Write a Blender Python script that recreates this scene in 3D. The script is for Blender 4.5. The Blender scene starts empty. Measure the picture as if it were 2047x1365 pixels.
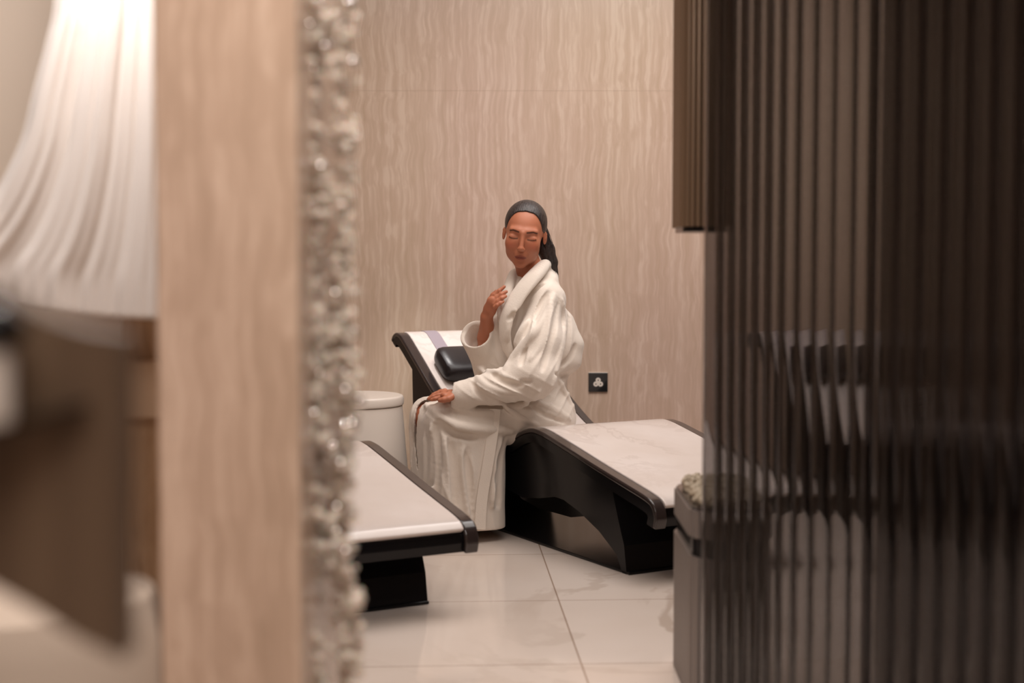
import bpy, bmesh, math, random
import numpy as np
from mathutils import Vector, Matrix
C = bpy.context.scene
COL = C.collection
random.seed(7)
rng = np.random.default_rng(11)

# ------------------------------------------------------------------ camera, world, exposure, lights
W_PX, H_PX, FPX = 2047.0, 1365.0, 2843.0
CAM_H = 1.0
PITCH = math.radians(3.27)
cam_d = bpy.data.cameras.new('camera'); cam = bpy.data.objects.new('camera', cam_d); COL.objects.link(cam)
cam.location = (0, 0, CAM_H); cam.rotation_euler = (math.radians(90) - PITCH, 0, 0)
cam_d.sensor_width = 36.0; cam_d.lens = 36.0 * FPX / W_PX
cam_d.dof.use_dof = True; cam_d.dof.focus_distance = 5.1; cam_d.dof.aperture_fstop = 2.0; cam_d.dof.aperture_blades = 0
cam_d.clip_start = 0.02
C.camera = cam
C.view_settings.view_transform = 'Standard'; C.view_settings.look = 'None'
C.view_settings.gamma = 1.0; C.view_settings.use_curve_mapping = False
C.view_settings.exposure = -0.1
C.cycles.max_bounces = 14; C.cycles.transmission_bounces = 14; C.cycles.transparent_max_bounces = 16
C.cycles.glossy_bounces = 6; C.cycles.diffuse_bounces = 4
C.cycles.caustics_refractive = False; C.cycles.caustics_reflective = False
C.cycles.use_denoising = True; C.cycles.sample_clamp_indirect = 4.0
world = bpy.data.worlds.new('world'); C.world = world; world.use_nodes = True
world.node_tree.nodes['Background'].inputs[0].default_value = (0.9, 0.8, 0.72, 1)
world.node_tree.nodes['Background'].inputs[1].default_value = 0.05

def area(name, loc, size, power, color=(1, 0.86, 0.76), rot=(0, 0, 0), sy=None):
    l = bpy.data.lights.new(name, 'AREA'); l.energy = power; l.color = color
    l.shape = 'RECTANGLE'; l.size = size; l.size_y = sy or size
    o = bpy.data.objects.new(name, l); o.location = loc; o.rotation_euler = rot; COL.objects.link(o)
    return o
area('ceiling_light_panel', (0.2, 4.3, 2.66), 2.6, 48, (1, 0.925, 0.865), sy=1.6)
def spot(name, loc, target, power, cone, blend=0.6, radius=0.03, color=(1, 0.95, 0.92)):
    l = bpy.data.lights.new(name, 'SPOT'); l.energy = power; l.color = color; l.spot_size = math.radians(cone); l.spot_blend = blend; l.shadow_soft_size = radius
    o = bpy.data.objects.new(name, l); o.location = loc; COL.objects.link(o)
    o.rotation_euler = (Vector(target) - Vector(loc)).to_track_quat('-Z', 'Y').to_euler(); return o
spot('headrest_spotlight', (-0.25, 5.75, 2.6), (-0.42, 6.05, 0.6), 150, 26)
spot('bead_sparkle_light', (-0.05, 1.15, 2.6), (-0.22, 1.86, 1.0), 150, 60, radius=0.02)  # this and the next: unseen lamps added to draw sparkles from the beads
spot('bead_sparkle_light', (0.15, 1.5, 2.6), (-0.22, 1.86, 0.9), 45, 60, radius=0.015)
area('column_fill_light', (0.0, -0.1, 2.66), 1.6, 48, (1, 0.93, 0.88), sy=1.2)  # unseen fill lamp, placed to brighten the column front and the left side
area('wall_downlight', (0.7, 5.0, 2.66), 1.4, 30, (1, 0.95, 0.93))

# ------------------------------------------------------------------ helpers
def srgb(r, g, b):
    f = lambda c: (c / 255 / 12.92) if c / 255 <= 0.04045 else ((c / 255 + 0.055) / 1.055) ** 2.4
    return (f(r), f(g), f(b), 1.0)

def at(px, py, Y):
    """world point seen at photo pixel (px, py) at depth Y"""
    dx = (px - W_PX / 2) / FPX; dv = -(py - H_PX / 2) / FPX
    dy = math.cos(PITCH) + dv * math.sin(PITCH); dz = -math.sin(PITCH) + dv * math.cos(PITCH)
    t = Y / dy
    return np.array([dx * t, Y, CAM_H + dz * t])

def mat(name, base, rough=0.5, metal=0.0, spec=0.5, trans=0.0, coat=0.0, ior=1.45, coat_rough=0.03, sheen=0.0, sss=0.0):
    m = bpy.data.materials.new(name); m.use_nodes = True
    p = m.node_tree.nodes['Principled BSDF']
    p.inputs['Base Color'].default_value = base if len(base) == 4 else (*base, 1)
    p.inputs['Roughness'].default_value = rough; p.inputs['Metallic'].default_value = metal
    p.inputs['Specular IOR Level'].default_value = spec; p.inputs['Transmission Weight'].default_value = trans
    p.inputs['Coat Weight'].default_value = coat; p.inputs['Coat Roughness'].default_value = coat_rough
    p.inputs['IOR'].default_value = ior
    p.inputs['Sheen Weight'].default_value = sheen
    if sss:
        p.inputs['Subsurface Weight'].default_value = sss; p.inputs['Subsurface Scale'].default_value = 0.01
    return m

class NT:
    def __init__(s, m): s.m = m; s.t = m.node_tree; s.p = s.t.nodes['Principled BSDF']
    def n(s, typ, **kw):
        nd = s.t.nodes.new(typ)
        for k, v in kw.items():
            if k in nd.inputs.keys(): nd.inputs[k].default_value = v
            else: setattr(nd, k, v)
        return nd
    def l(s, a, b): s.t.links.new(a, b)
    def coords(s, scale=(1, 1, 1), rot=(0, 0, 0), loc=(0, 0, 0)):
        tc = s.n('ShaderNodeTexCoord'); mp = s.n('ShaderNodeMapping')
        mp.inputs['Scale'].default_value = scale; mp.inputs['Rotation'].default_value = rot; mp.inputs['Location'].default_value = loc
        s.l(tc.outputs['Object'], mp.inputs['Vector']); return mp.outputs['Vector']
    def ramp(s, fac, stops):
        r = s.n('ShaderNodeValToRGB'); e = r.color_ramp.elements
        while len(e) < len(stops): e.new(0.5)
        for i, (p, c) in enumerate(stops): e[i].position = p; e[i].color = c
        s.l(fac, r.inputs['Fac']); return r.outputs['Color']
    def mix(s, fac, a, b, mode='MIX'):
        m = s.n('ShaderNodeMix', data_type='RGBA', blend_type=mode)
        for sock, v in ((m.inputs[0], fac), (m.inputs[6], a), (m.inputs[7], b)):
            if hasattr(v, 'links') or isinstance(v, bpy.types.NodeSocket): s.l(v, sock)
            else: sock.default_value = v
        return m.outputs[2]
    def bump(s, h, strength=0.2, dist=0.01):
        b = s.n('ShaderNodeBump'); b.inputs['Strength'].default_value = strength; b.inputs['Distance'].default_value = dist
        s.l(h, b.inputs['Height']); s.l(b.outputs['Normal'], s.p.inputs['Normal'])

def link(name, me, m=None, parent=None, smooth=True):
    o = bpy.data.objects.new(name, me); COL.objects.link(o)
    if m is not None: me.materials.append(m)
    if smooth: me.polygons.foreach_set('use_smooth', [True] * len(me.polygons))
    if parent is not None: o.parent = parent
    return o

def from_bm(name, bm, m, parent=None, smooth=False, bevel=0, seg=3):
    me = bpy.data.meshes.new(name)
    bmesh.ops.recalc_face_normals(bm, faces=bm.faces[:])
    for e in bm.edges:
        if len(e.link_faces) == 2 and e.calc_face_angle(0) > math.radians(38): e.smooth = False
    bm.to_mesh(me); bm.free()
    o = link(name, me, m, parent, smooth)
    if bevel:
        b = o.modifiers.new('bevel', 'BEVEL'); b.width = bevel; b.segments = seg; b.limit_method = 'ANGLE'; b.angle_limit = math.radians(40)
        me.polygons.foreach_set('use_smooth', [True] * len(me.polygons))
        w = o.modifiers.new('wn', 'WEIGHTED_NORMAL'); w.keep_sharp = True
    return o

def box_bm(x0, x1, y0, y1, z0, z1, bm=None):
    bm = bm or bmesh.new()
    v = [bm.verts.new((x, y, z)) for x in (x0, x1) for y in (y0, y1) for z in (z0, z1)]
    for f in ((0, 1, 3, 2), (4, 6, 7, 5), (0, 4, 5, 1), (2, 3, 7, 6), (0, 2, 6, 4), (1, 5, 7, 3)):
        bm.faces.new([v[i] for i in f])
    return bm

def prism_bm(pts, z0, z1, bm=None):
    bm = bm or bmesh.new()
    a = [bm.verts.new((p[0], p[1], z0)) for p in pts]; b = [bm.verts.new((p[0], p[1], z1)) for p in pts]
    bm.faces.new(a[::-1]); bm.faces.new(b)
    n = len(pts)
    for i in range(n): bm.faces.new((a[i], a[(i + 1) % n], b[(i + 1) % n], b[i]))
    return bm

def lathe_bm(prof, seg=64, rib=None, bm=None):
    """prof: list (r, z); rib: function(angle)->radius add"""
    bm = bm or bmesh.new(); rings = []
    for r, z in prof:
        ring = []
        for i in range(seg):
            a = 2 * math.pi * i / seg; rr = r + (rib(i) if rib and r > 0.01 else 0)
            ring.append(bm.verts.new((rr * math.cos(a), rr * math.sin(a), z)))
        rings.append(ring)
    for a, b in zip(rings, rings[1:]):
        for i in range(seg): bm.faces.new((a[i], a[(i + 1) % seg], b[(i + 1) % seg], b[i]))
    bm.faces.new(rings[0][::-1]); bm.faces.new(rings[-1])
    return bm

def tag(o, label=None, cat=None, group=None, kind=None):
    if label: o['label'] = label
    if cat: o['category'] = cat
    if group: o['group'] = group
    if kind: o['kind'] = kind
    return o
def empty(name, loc, rz=0):
    o = bpy.data.objects.new(name, None); o.location = loc; o.rotation_euler = (0, 0, rz); COL.objects.link(o); return o

# ------------------------------------------------------------------ materials
def travertine(name, c0, c1, c2, rough=0.22, scale=1.0, streak=(1, 1)):
    m = mat(name, c0, rough=rough, spec=0.5); t = NT(m)
    # big slow warp makes the thin vertical veins wander
    v0 = t.coords((1.5 * scale, 1.5 * scale, 3.0 * scale))
    warp = t.n('ShaderNodeTexNoise', Scale=1.7, Detail=2.0); t.l(v0, warp.inputs['Vector'])
    tc = t.n('ShaderNodeTexCoord'); add = t.n('ShaderNodeVectorMath', operation='MULTIPLY_ADD')
    t.l(warp.outputs['Color'], add.inputs[0]); add.inputs[1].default_value = (0.06 / scale, 0.06 / scale, 0.0); t.l(tc.outputs['Object'], add.inputs[2])
    mp = t.n('ShaderNodeMapping'); mp.inputs['Scale'].default_value = (44 * scale, 44 * scale, 0.8 * scale); t.l(add.outputs[0], mp.inputs['Vector'])
    n1 = t.n('ShaderNodeTexNoise', Scale=1.0, Detail=4.0, Roughness=0.6); t.l(mp.outputs[0], n1.inputs['Vector'])
    mp2 = t.n('ShaderNodeMapping'); mp2.inputs['Scale'].default_value = (60 * scale, 60 * scale, 3.5 * scale); t.l(add.outputs[0], mp2.inputs['Vector'])
    n2 = t.n('ShaderNodeTexNoise', Scale=1.0, Detail=3.0); t.l(mp2.outputs[0], n2.inputs['Vector'])
    mx = t.mix(0.4, n1.outputs['Fac'], n2.outputs['Fac'])
    col = t.ramp(mx, [(0.36, c0), (0.5, c1), (0.60, c2)])
    big = t.n('ShaderNodeTexNoise', Scale=0.9, Detail=2.0); t.l(t.coords((1, 1, 0.35)), big.inputs['Vector'])
    tint = t.ramp(big.outputs['Fac'], [(0.36, (1, 0.985, 0.94, 1)), (0.62, (1, 0.94, 0.965, 1))])
    col = t.mix(1.0, col, tint, 'MULTIPLY')
    t.l(col, t.p.inputs['Base Color'])
    t.bump(n2.outputs['Fac'], 0.04, 0.002)
    return m
M_WALL = travertine('travertine_wall', srgb(200, 178, 157), srgb(209, 187, 168), srgb(221, 202, 184))
M_COLUMN = travertine('travertine_column', srgb(170, 146, 124), srgb(183, 158, 136), srgb(198, 174, 152), scale=1.6)
M_BROWN = travertine('brown_stone', srgb(148, 116, 88), srgb(162, 132, 104), srgb(176, 146, 118), scale=1.5)

def marble(name, base, vein, rough, scale=1.2, tiles=None, coat=0.0, rotz=0, amount=0.5):
    m = mat(name, base, rough=rough, coat=coat); t = NT(m)
    v = t.coords((scale, scale, scale), rot=(0, 0, rotz))
    nz = t.n('ShaderNodeTexNoise', Scale=1.3, Detail=5.0, Roughness=0.6, Distortion=1.2); t.l(v, nz.inputs['Vector'])
    sub = t.n('ShaderNodeMath', operation='SUBTRACT'); t.l(nz.outputs['Fac'], sub.inputs[0]); sub.inputs[1].default_value = 0.5
    ab = t.n('ShaderNodeMath', operation='ABSOLUTE'); t.l(sub.outputs[0], ab.inputs[0])
    col = t.ramp(ab.outputs[0], [(0.0, vein), (0.012, vein), (0.035, base)])
    cloud = t.n('ShaderNodeTexNoise', Scale=2.0, Detail=3.0); t.l(v, cloud.inputs['Vector'])
    c2 = t.ramp(cloud.outputs['Fac'], [(0.35, (0.93, 0.91, 0.89, 1)), (0.65, (1, 1, 1, 1))])
    mask = t.n('ShaderNodeTexNoise', Scale=0.8, Detail=1.0); t.l(v, mask.inputs['Vector'])
    mk = t.ramp(mask.outputs['Fac'], [(0.45, (0, 0, 0, 1)), (0.62, (amount, amount, amount, 1))])
    col = t.mix(mk, base, col)
    col = t.mix(1.0, col, c2, 'MULTIPLY')
    if tiles:
        vt = t.coords((1, 1, 1), rot=(0, 0, tiles['rot']), loc=tiles['loc'])
        br = t.n('ShaderNodeTexBrick', offset=0.0, squash=1.0)
        br.inputs['Scale'].default_value = 1.0; br.inputs['Mortar Size'].default_value = 0.0022
        br.inputs['Brick Width'].default_value = tiles['w']; br.inputs['Row Height'].default_value = tiles['h']
        br.inputs['Color1'].default_value = (1, 1, 1, 1); br.inputs['Color2'].default_value = (0.95, 0.93, 0.91, 1); br.inputs['Mortar'].default_value = (0.5, 0.42, 0.36, 1)
        t.l(vt, br.inputs['Vector'])
        col = t.mix(1.0, col, br.outputs['Color'], 'MULTIPLY')
    t.l(col, t.p.inputs['Base Color'])
    return m
def floor_at(px, py):
    a = at(px, py, 1.0); return (a - np.array([0, 0, CAM_H])) / (CAM_H - a[2]) * CAM_H + np.array([0, 0, CAM_H])
_j1, _j2 = floor_at(1085, 1110), floor_at(1165, 1335)
_th = math.atan2(_j1[0] - _j2[0], _j1[1] - _j2[1])
_c, _s = math.cos(_th), math.sin(_th); _row = floor_at(1110, 1200)
M_FLOOR = marble('floor_marble_tiles', srgb(214, 200, 190), srgb(160, 140, 122), 0.09, scale=0.9,
                 tiles=dict(rot=_th, loc=(-(_j1[0] * _c - _j1[1] * _s), -(_row[0] * _s + _row[1] * _c), 0), w=1.3, h=0.66), amount=0.5)
M_TOP = marble('white_marble', srgb(216, 206, 201), srgb(190, 176, 170), 0.16, scale=2.2, coat=0.3, amount=0.35)
M_BLACK = mat('black_lacquer', (0.006, 0.0055, 0.006), rough=0.16, spec=0.28)
M_RIM = mat('dark_bronze_lacquer', srgb(44, 36, 35), rough=0.2, coat=0.5, coat_rough=0.05)
M_WHITE = mat('white_satin', srgb(236, 226, 216), rough=0.35)
M_LEATHER = mat('black_leather', srgb(34, 30, 32), rough=0.33)
t_ = NT(M_LEATHER); nl = t_.n('ShaderNodeTexVoronoi', Scale=260.0); t_.l(t_.coords(), nl.inputs['Vector']); t_.bump(nl.outputs['Distance'], 0.12, 0.001)
M_STRAP = mat('grey_elastic_strap', srgb(150, 138, 146), rough=0.55)
M_CEIL = mat('ceiling_paint', srgb(205, 190, 178), rough=0.9)
M_PLASTER = mat('warm_plaster', srgb(170, 148, 130), rough=0.8)
M_BRONZE = mat('fluted_bronze', srgb(128, 104, 82), rough=0.35, metal=0.35)
M_BRONZE_G = mat('fluted_grey_bronze', srgb(120, 110, 104), rough=0.3, metal=0.35)
M_DARKWOOD = mat('dark_walnut', srgb(86, 66, 50), rough=0.5)
t_ = NT(M_DARKWOOD); nw = t_.n('ShaderNodeTexNoise', Scale=1.0, Detail=5.0); t_.l(t_.coords((40, 40, 1.2)), nw.inputs['Vector'])
t_.l(t_.ramp(nw.outputs['Fac'], [(0.3, srgb(88, 68, 52)), (0.7, srgb(116, 94, 74))]), t_.p.inputs['Base Color'])
M_PEBBLE = mat('pale_pebbles', srgb(176, 160, 138), rough=0.6)
M_SOCKET = mat('black_glass_plate', (0.006, 0.006, 0.007), rough=0.1, coat=0.5)
M_CRYSTAL = mat('clear_crystal', srgb(236, 220, 204), rough=0.06, trans=0.22, ior=1.7, sss=0.3); M_CRYSTAL.node_tree.nodes['Principled BSDF'].inputs['Alpha'].default_value = 0.66
M_SILVER = mat('glint_mirror_bead', srgb(250, 244, 238), rough=0.02, metal=1.0)  # mirror metal for a few beads added to give the strand glints

# smoked glass
def glass_mat(name, tint, rough=0.0):
    m = bpy.data.materials.new(name); m.use_nodes = True; nt = m.node_tree
    nt.nodes.remove(nt.nodes['Principled BSDF'])
    g = nt.nodes.new('ShaderNodeBsdfGlass'); g.inputs['Color'].default_value = (*tint, 1); g.inputs['Roughness'].default_value = rough; g.inputs['IOR'].default_value = 1.48
    nt.links.new(g.outputs[0], nt.nodes['Material Output'].inputs['Surface'])
    return m
M_SMOKE = glass_mat('smoked_glass', (0.715, 0.708, 0.708))

M_ROBE = mat('white_terry', srgb(228, 216, 204), rough=0.9, sheen=0.25, spec=0.15)
t_ = NT(M_ROBE); nr = t_.n('ShaderNodeTexNoise', Scale=240.0, Detail=2.0); t_.l(t_.coords(), nr.inputs['Vector'])
nr2 = t_.n('ShaderNodeTexNoise', Scale=38.0, Detail=3.0); t_.l(t_.coords(), nr2.inputs['Vector'])
t_.bump(t_.mix(0.5, nr.outputs['Fac'], nr2.outputs['Fac']), 0.35, 0.004)
M_SKIN = mat('skin', srgb(176, 116, 88), rough=0.45, sss=0.12)
t_ = NT(M_SKIN); va = t_.n('ShaderNodeVertexColor', layer_name='tone'); t_.l(va.outputs['Color'], t_.p.inputs['Base Color'])
M_HAIR = mat('black_hair', srgb(52, 43, 42), rough=0.42, spec=0.7)
t_ = NT(M_HAIR); nh = t_.n('ShaderNodeTexNoise', Scale=1.0, Detail=3.0); t_.l(t_.coords((420, 90, 60)), nh.inputs['Vector']); t_.bump(nh.outputs['Fac'], 0.6, 0.003); t_.l(t_.ramp(nh.outputs['Fac'], [(0.35, srgb(26, 21, 21)), (0.65, srgb(64, 54, 52))]), t_.p.inputs['Base Color'])

# ------------------------------------------------------------------ room shell
WALL_Y = 6.42
def struct(name, bm, m, bevel=0):
    return tag(from_bm(name, bm, m, bevel=bevel), kind='structure')
struct('floor', box_bm(-3.2, 3.6, -1.6, WALL_Y + 0.15, -0.1, 0.0), M_FLOOR)
struct('ceiling', box_bm(-3.2, 3.6, -1.6, WALL_Y + 0.15, 2.72, 2.8), M_CEIL)
struct('wall_back', box_bm(-3.2, 3.6, WALL_Y, WALL_Y + 0.15, 0, 2.72), M_WALL)
struct('wall_left', box_bm(-3.3, -3.15, -1.6, WALL_Y, 0, 2.72), M_PLASTER)
struct('wall_right', box_bm(3.5, 3.65, -1.6, WALL_Y, 0, 2.72), M_DARKWOOD)
struct('wall_camera_side', box_bm(-3.2, 3.6, -1.7, -1.55, 0, 2.72), M_PLASTER)
# thin joints between the stone slabs of the back wall
jx = at(1081, 300, WALL_Y)[0]
M_JOINT = mat('stone_joint', srgb(205, 184, 166), rough=0.7)
bm = box_bm(jx - 0.0007, jx + 0.0007, WALL_Y - 0.0008, WALL_Y + 0.001, 0, 2.72)
jz = at(1200, 181, WALL_Y)[2]
box_bm(-3.1, 3.4, WALL_Y - 0.0008, WALL_Y + 0.001, jz - 0.0006, jz + 0.0006, bm)
struct('trim_1', bm, M_JOINT)

# ------------------------------------------------------------------ foreground column
cY = 1.72
cl = at(322, 1365, cY)[0]; cr = at(598, 682, cY)[0]
column = from_bm('stone_column', box_bm(cl, cr, cY, cY + 0.5, 0, 2.72), M_COLUMN, bevel=0.004)
tag(column, kind='structure'); column.name = 'wall_column'

# ------------------------------------------------------------------ loungers
PROFILE = [(-.032, .172), (-.038, .208), (-.022, .247), (.02, .268), (.15, .296), (.3, .327), (.45, .360), (.6, .392), (.67, .405), (.73, .408), (.79, .395), (.86, .366), (.95, .328),
           (1.03, .308), (1.11, .303), (1.19, .317), (1.28, .350), (1.4, .413), (1.52, .484), (1.66, .580), (1.79, .668), (1.83, .690), (1.865, .695), (1.895, .682), (1.91, .66)]
def catmull(pts, n=6):
    P = [np.array(p, float) for p in pts]; P = [2 * P[0] - P[1]] + P + [2 * P[-1] - P[-2]]; out = []
    for i in range(1, len(P) - 2):
        for k in range(n):
            t = k / n; a, b, c, d = P[i - 1:i + 3]
            out.append(0.5 * ((2 * b) + (-a + c) * t + (2 * a - 5 * b + 4 * c - d) * t * t + (-a + 3 * b - 3 * c + d) * t ** 3))
    out.append(P[-2]); return np.array(out)
PROF = catmull(PROFILE, 5)
def normals2(P):
    d = np.gradient(P, axis=0); d /= np.linalg.norm(d, axis=1)[:, None]
    return np.stack([-d[:, 1], d[:, 0]], 1)
PN = normals2(PROF)
LW = 0.608
def strip_bm(P, N, w0, w1, off_top, off_bot, bm=None):
    """solid band following profile P between widths w0..w1 (local: x = width, y = length, z up)"""
    bm = bm or bmesh.new(); rows = []
    for p, n in zip(P, N):
        t = p + n * off_top; b = p + n * off_bot
        rows.append([bm.verts.new((w0, t[0], t[1])), bm.verts.new((w1, t[0], t[1])), bm.verts.new((w1, b[0], b[1])), bm.verts.new((w0, b[0], b[1]))])
    for a, b in zip(rows, rows[1:]):
        for i in range(4): bm.faces.new((a[i], a[(i + 1) % 4], b[(i + 1) % 4], b[i]))
    bm.faces.new(rows[0]); bm.faces.new(rows[-1][::-1]); return bm
def prof_z(u):
    return float(np.interp(u, PROF[8:, 0], PROF[8:, 1]))
def make_lounger(loc, rz, label):
    root = empty('heated_lounger', loc, rz)
    tag(root, label, 'lounger', 'heated loungers')
    bm = strip_bm(PROF, PN, 0, 0.042, 0.0, -0.017); strip_bm(PROF, PN, LW - 0.042, LW, 0.0, -0.017, bm)
    from_bm('side_rim', bm, M_RIM, root, bevel=0.006)
    from_bm('shell', strip_bm(PROF, PN, 0.003, LW - 0.003, -0.0172, -0.05), M_BLACK, root)
    k0, k1 = 9, len(PROF) - 9
    from_bm('marble_top', strip_bm(PROF[k0:k1], PN[k0:k1], 0.043, LW - 0.043, 0.003, -0.017), M_TOP, root, bevel=0.004)
    # pedestal: solid side profile
    us = np.linspace(1.70, .20, 40)
    top = [(u, prof_z(u) - 0.045) for u in us]
    low = [(.165, .17), (.13, .09), (.115, .0), (.14, .0), (.175, .055), (.277, .112), (.4, .158), (.5, .183), (.557, .185), (.66, .165), (.78, .15), (.9, .165), (1.05, .185), (1.25, .2), (1.4, .2), (1.47, .0), (1.68, .0)]
    bm = bmesh.new(); poly = top + low
    a = [bm.verts.new((0.012, p[0] + .025, p[1])) for p in poly]; b = [bm.verts.new((LW - 0.078, p[0] + .02, p[1])) for p in poly]
    bm.faces.new(a); bm.faces.new(b[::-1])
    for i in range(len(poly)): bm.faces.new((a[i], b[i], b[(i + 1) % len(poly)], a[(i + 1) % len(poly)]))
    from_bm('pedestal', bm, M_BLACK, root)
    bm = bmesh.new(); pb = [(.50, .26), (.49, .16), (.53, .118), (.62, .10), (.85, .098), (.97, .115), (1.04, .16), (1.06, .25)]
    a = [bm.verts.new((.10, p[0], p[1])) for p in pb]; b = [bm.verts.new((.44, p[0], p[1])) for p in pb]
    bm.faces.new(a); bm.faces.new(b[::-1])
    for i in range(len(pb)): bm.faces.new((a[i], b[i], b[(i + 1) % len(pb)], a[(i + 1) % len(pb)]))
    from_bm('motor_housing', bm, M_BLACK, root, smooth=True)
    from_bm('base_leg', box_bm(.2, .34, .42, .46, 0.0, 0.2), M_BLACK, root)
    from_bm('base_plate', box_bm(0.012, LW - 0.078, .125, 1.70, 0.0, 0.010), M_BLACK, root, bevel=0.003)
    return root
RZ = math.radians(29.4)       # local +y (length, towards the head) leans to the left of straight ahead
P_W = Vector((0.4235, 4.356, 0)); P_L = Vector((-0.641, 3.722, 0)); P_R = Vector((1.92, 4.36, 0))
lw = make_lounger(P_W, RZ, 'white marble heated lounger with black frame that the woman in the robe sits on')
ll = make_lounger(P_L, RZ, 'nearer white marble lounger with black frame, left of the seated woman, behind the bead strands')
lr = make_lounger(P_R, RZ, 'white marble lounger with black frame seen through the fluted smoked glass')

def loc_to_world(P0, w, u, z):
    c, s = math.cos(RZ), math.sin(RZ)
    return Vector((P0.x + w * c - u * s, P0.y + w * s + u * c, z))

def make_cushion(P0, label):
    u0 = 1.60; i = int(np.argmin(abs(PROF[:, 0] - u0)))
    d = PROF[i + 2] - PROF[i - 2]; ang = math.atan2(d[1], d[0])
    base = PROF[i] + PN[i] * 0.045
    root = empty('headrest_cushion', loc_to_world(P0, 0.0, base[0], base[1]), RZ)
    tag(root, label, 'cushion', 'lounger head cushions')
    bm = bmesh.new(); seg = 28; L0, L1 = 0.068, 0.50
    xs = [L0, L0 + .004, L0 + .015, L0 + .035] + list(np.linspace(L0 + .07, L1 - .07, 5)) + [L1 - .035, L1 - .015, L1 - .004, L1]
    ks = [0.55, 0.78, 0.92, 0.98] + [1] * 5 + [0.98, 0.92, 0.78, 0.55]
    rings = []
    for x, k in zip(xs, ks):
        ring = []
        for j in range(seg):
            a = 2 * math.pi * j / seg; ca, sa = math.cos(a), math.sin(a)
            e = 0.62
            yy = 0.088 * k * math.copysign(abs(ca) ** e, ca); zz = 0.042 * k * math.copysign(abs(sa) ** e, sa)
            y2 = yy * math.cos(ang) - zz * math.sin(ang); z2 = yy * math.sin(ang) + zz * math.cos(ang)
            ring.append(bm.verts.new((x, y2, z2)))
        rings.append(ring)
    for a, b in zip(rings, rings[1:]):
        for j in range(seg): bm.faces.new((a[j], a[(j + 1) % seg], b[(j + 1) % seg], b[j]))
    bm.faces.new(rings[0][::-1]); bm.faces.new(rings[-1])
    from_bm('cushion_pad', bm, M_LEATHER, root, smooth=True)
    sel = [k for k in range(len(PROF)) if PROF[k, 0] > 1.66]
    for w0 in (0.125, 0.40):
        bm = strip_bm(PROF[sel], PN[sel], w0, w0 + 0.058, 0.0055, 0.0035)
        o = from_bm('strap', bm, M_STRAP, root)
        o.location = (0, -base[0], -base[1])
    return root
make_cushion(P_W, 'black leather head cushion strapped to the lounger behind the seated woman')
make_cushion(P_R, 'black leather head cushion on the lounger behind the smoked glass')

# ------------------------------------------------------------------ drum side table
tp = at(712, 790, 5.476)
root = empty('side_table', (tp[0], 5.476, 0)); tag(root, 'round white tapered drum side table beside the seated woman', 'table')
from_bm('table_body', lathe_bm([(.212, 0), (.212, .01), (.205, .12), (.192, .26), (.183, .38), (.178, .44)], 72), M_WHITE, root, smooth=True, bevel=0.001)
from_bm('table_lid', lathe_bm([(.172, .441), (.182, .443), (.184, .452), (.184, .468), (.180, .478), (.172, .481), (0.02, .481)], 72), M_WHITE, root, smooth=False, bevel=0.003)

# ------------------------------------------------------------------ wall socket
sc_ = at(1195.5, 764, WALL_Y); s = 0.043
root = empty('wall_socket', (sc_[0], WALL_Y, sc_[2])); tag(root, 'square black wall socket plate with round white three-lobed insert', 'socket')
from_bm('faceplate', box_bm(-s, s, -0.009, 0, -s, s), M_SOCKET, root, bevel=0.002)
bm = bmesh.new()
def disc(bm, x, z, r, y0, y1, n=24):
    a = [bm.verts.new((x + r * math.cos(2 * math.pi * i / n), y0, z + r * math.sin(2 * math.pi * i / n))) for i in range(n)]
    b = [bm.verts.new((v.co.x, y1, v.co.z)) for v in a]
    bm.faces.new(a); bm.faces.new(b[::-1])
    for i in range(n): bm.faces.new((a[i], b[i], b[(i + 1) % n], a[(i + 1) % n]))
for x, z in ((0, .0105), (-.0105, -.007), (.0105, -.007), (0, -.001)): disc(bm, x, z, (.0115 if z != -.001 else .009), (-0.0125 if z != -.001 else -0.0127), -0.008)
from_bm('socket_insert', bm, M_WHITE, root)
bm = bmesh.new()
for x, z in ((0, .0105), (-.0105, -.007), (.0105, -.007)): disc(bm, x, z, .0028, -0.0135, -0.0124, 14)
from_bm('socket_hole', bm, M_SOCKET, root)
from_bm('plate_edge', box_bm(-s - .001, s + .001, -0.006, 0, s, s + .003), M_WHITE, root)

# ------------------------------------------------------------------ fluted smoked glass screen
def walk(poly, step):
    P = catmull(poly, 20); out = [P[0]]; acc = 0
    for a, b in zip(P, P[1:]):
        L = np.linalg.norm(b - a); 
        while acc + L >= step:
            f = (step - acc) / L; a = a + (b - a) * f; out.append(a); L = np.linalg.norm(b - a); acc = 0
        acc += L
    return out
def tube_bm(r0, r1, z0, z1, n=40):
    bm = bmesh.new(); rings = []
    for r, z in ((r0, z0), (r0, z1), (r1, z1), (r1, z0)):
        rings.append([bm.verts.new((r * math.cos(2 * math.pi * i / n), r * math.sin(2 * math.pi * i / n), z)) for i in range(n)])
    for k in range(4):
        a, b = rings[k], rings[(k + 1) % 4]
        for i in range(n): bm.faces.new((a[i], a[(i + 1) % n], b[(i + 1) % n], b[i]))
    return bm
front = [(0.411, 2.90), (0.535, 2.66), (0.682, 2.53), (0.89, 2.46), (1.2, 2.48)]
back = [(0.72, 2.80), (0.86, 2.74), (1.04, 2.68), (1.3, 2.66)]
me_t = bpy.data.meshes.new('glass_tube'); bm = tube_bm(0.0202, 0.0180, 0.002, 2.71); bmesh.ops.recalc_face_normals(bm, faces=bm.faces[:])
for e in bm.edges:
    if e.calc_face_angle(0) > math.radians(38): e.smooth = False
bm.to_mesh(me_t); bm.free()
me_t.materials.append(M_SMOKE); me_t.polygons.foreach_set('use_smooth', [True] * len(me_t.polygons))
pts = walk(front, 0.041)
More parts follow.
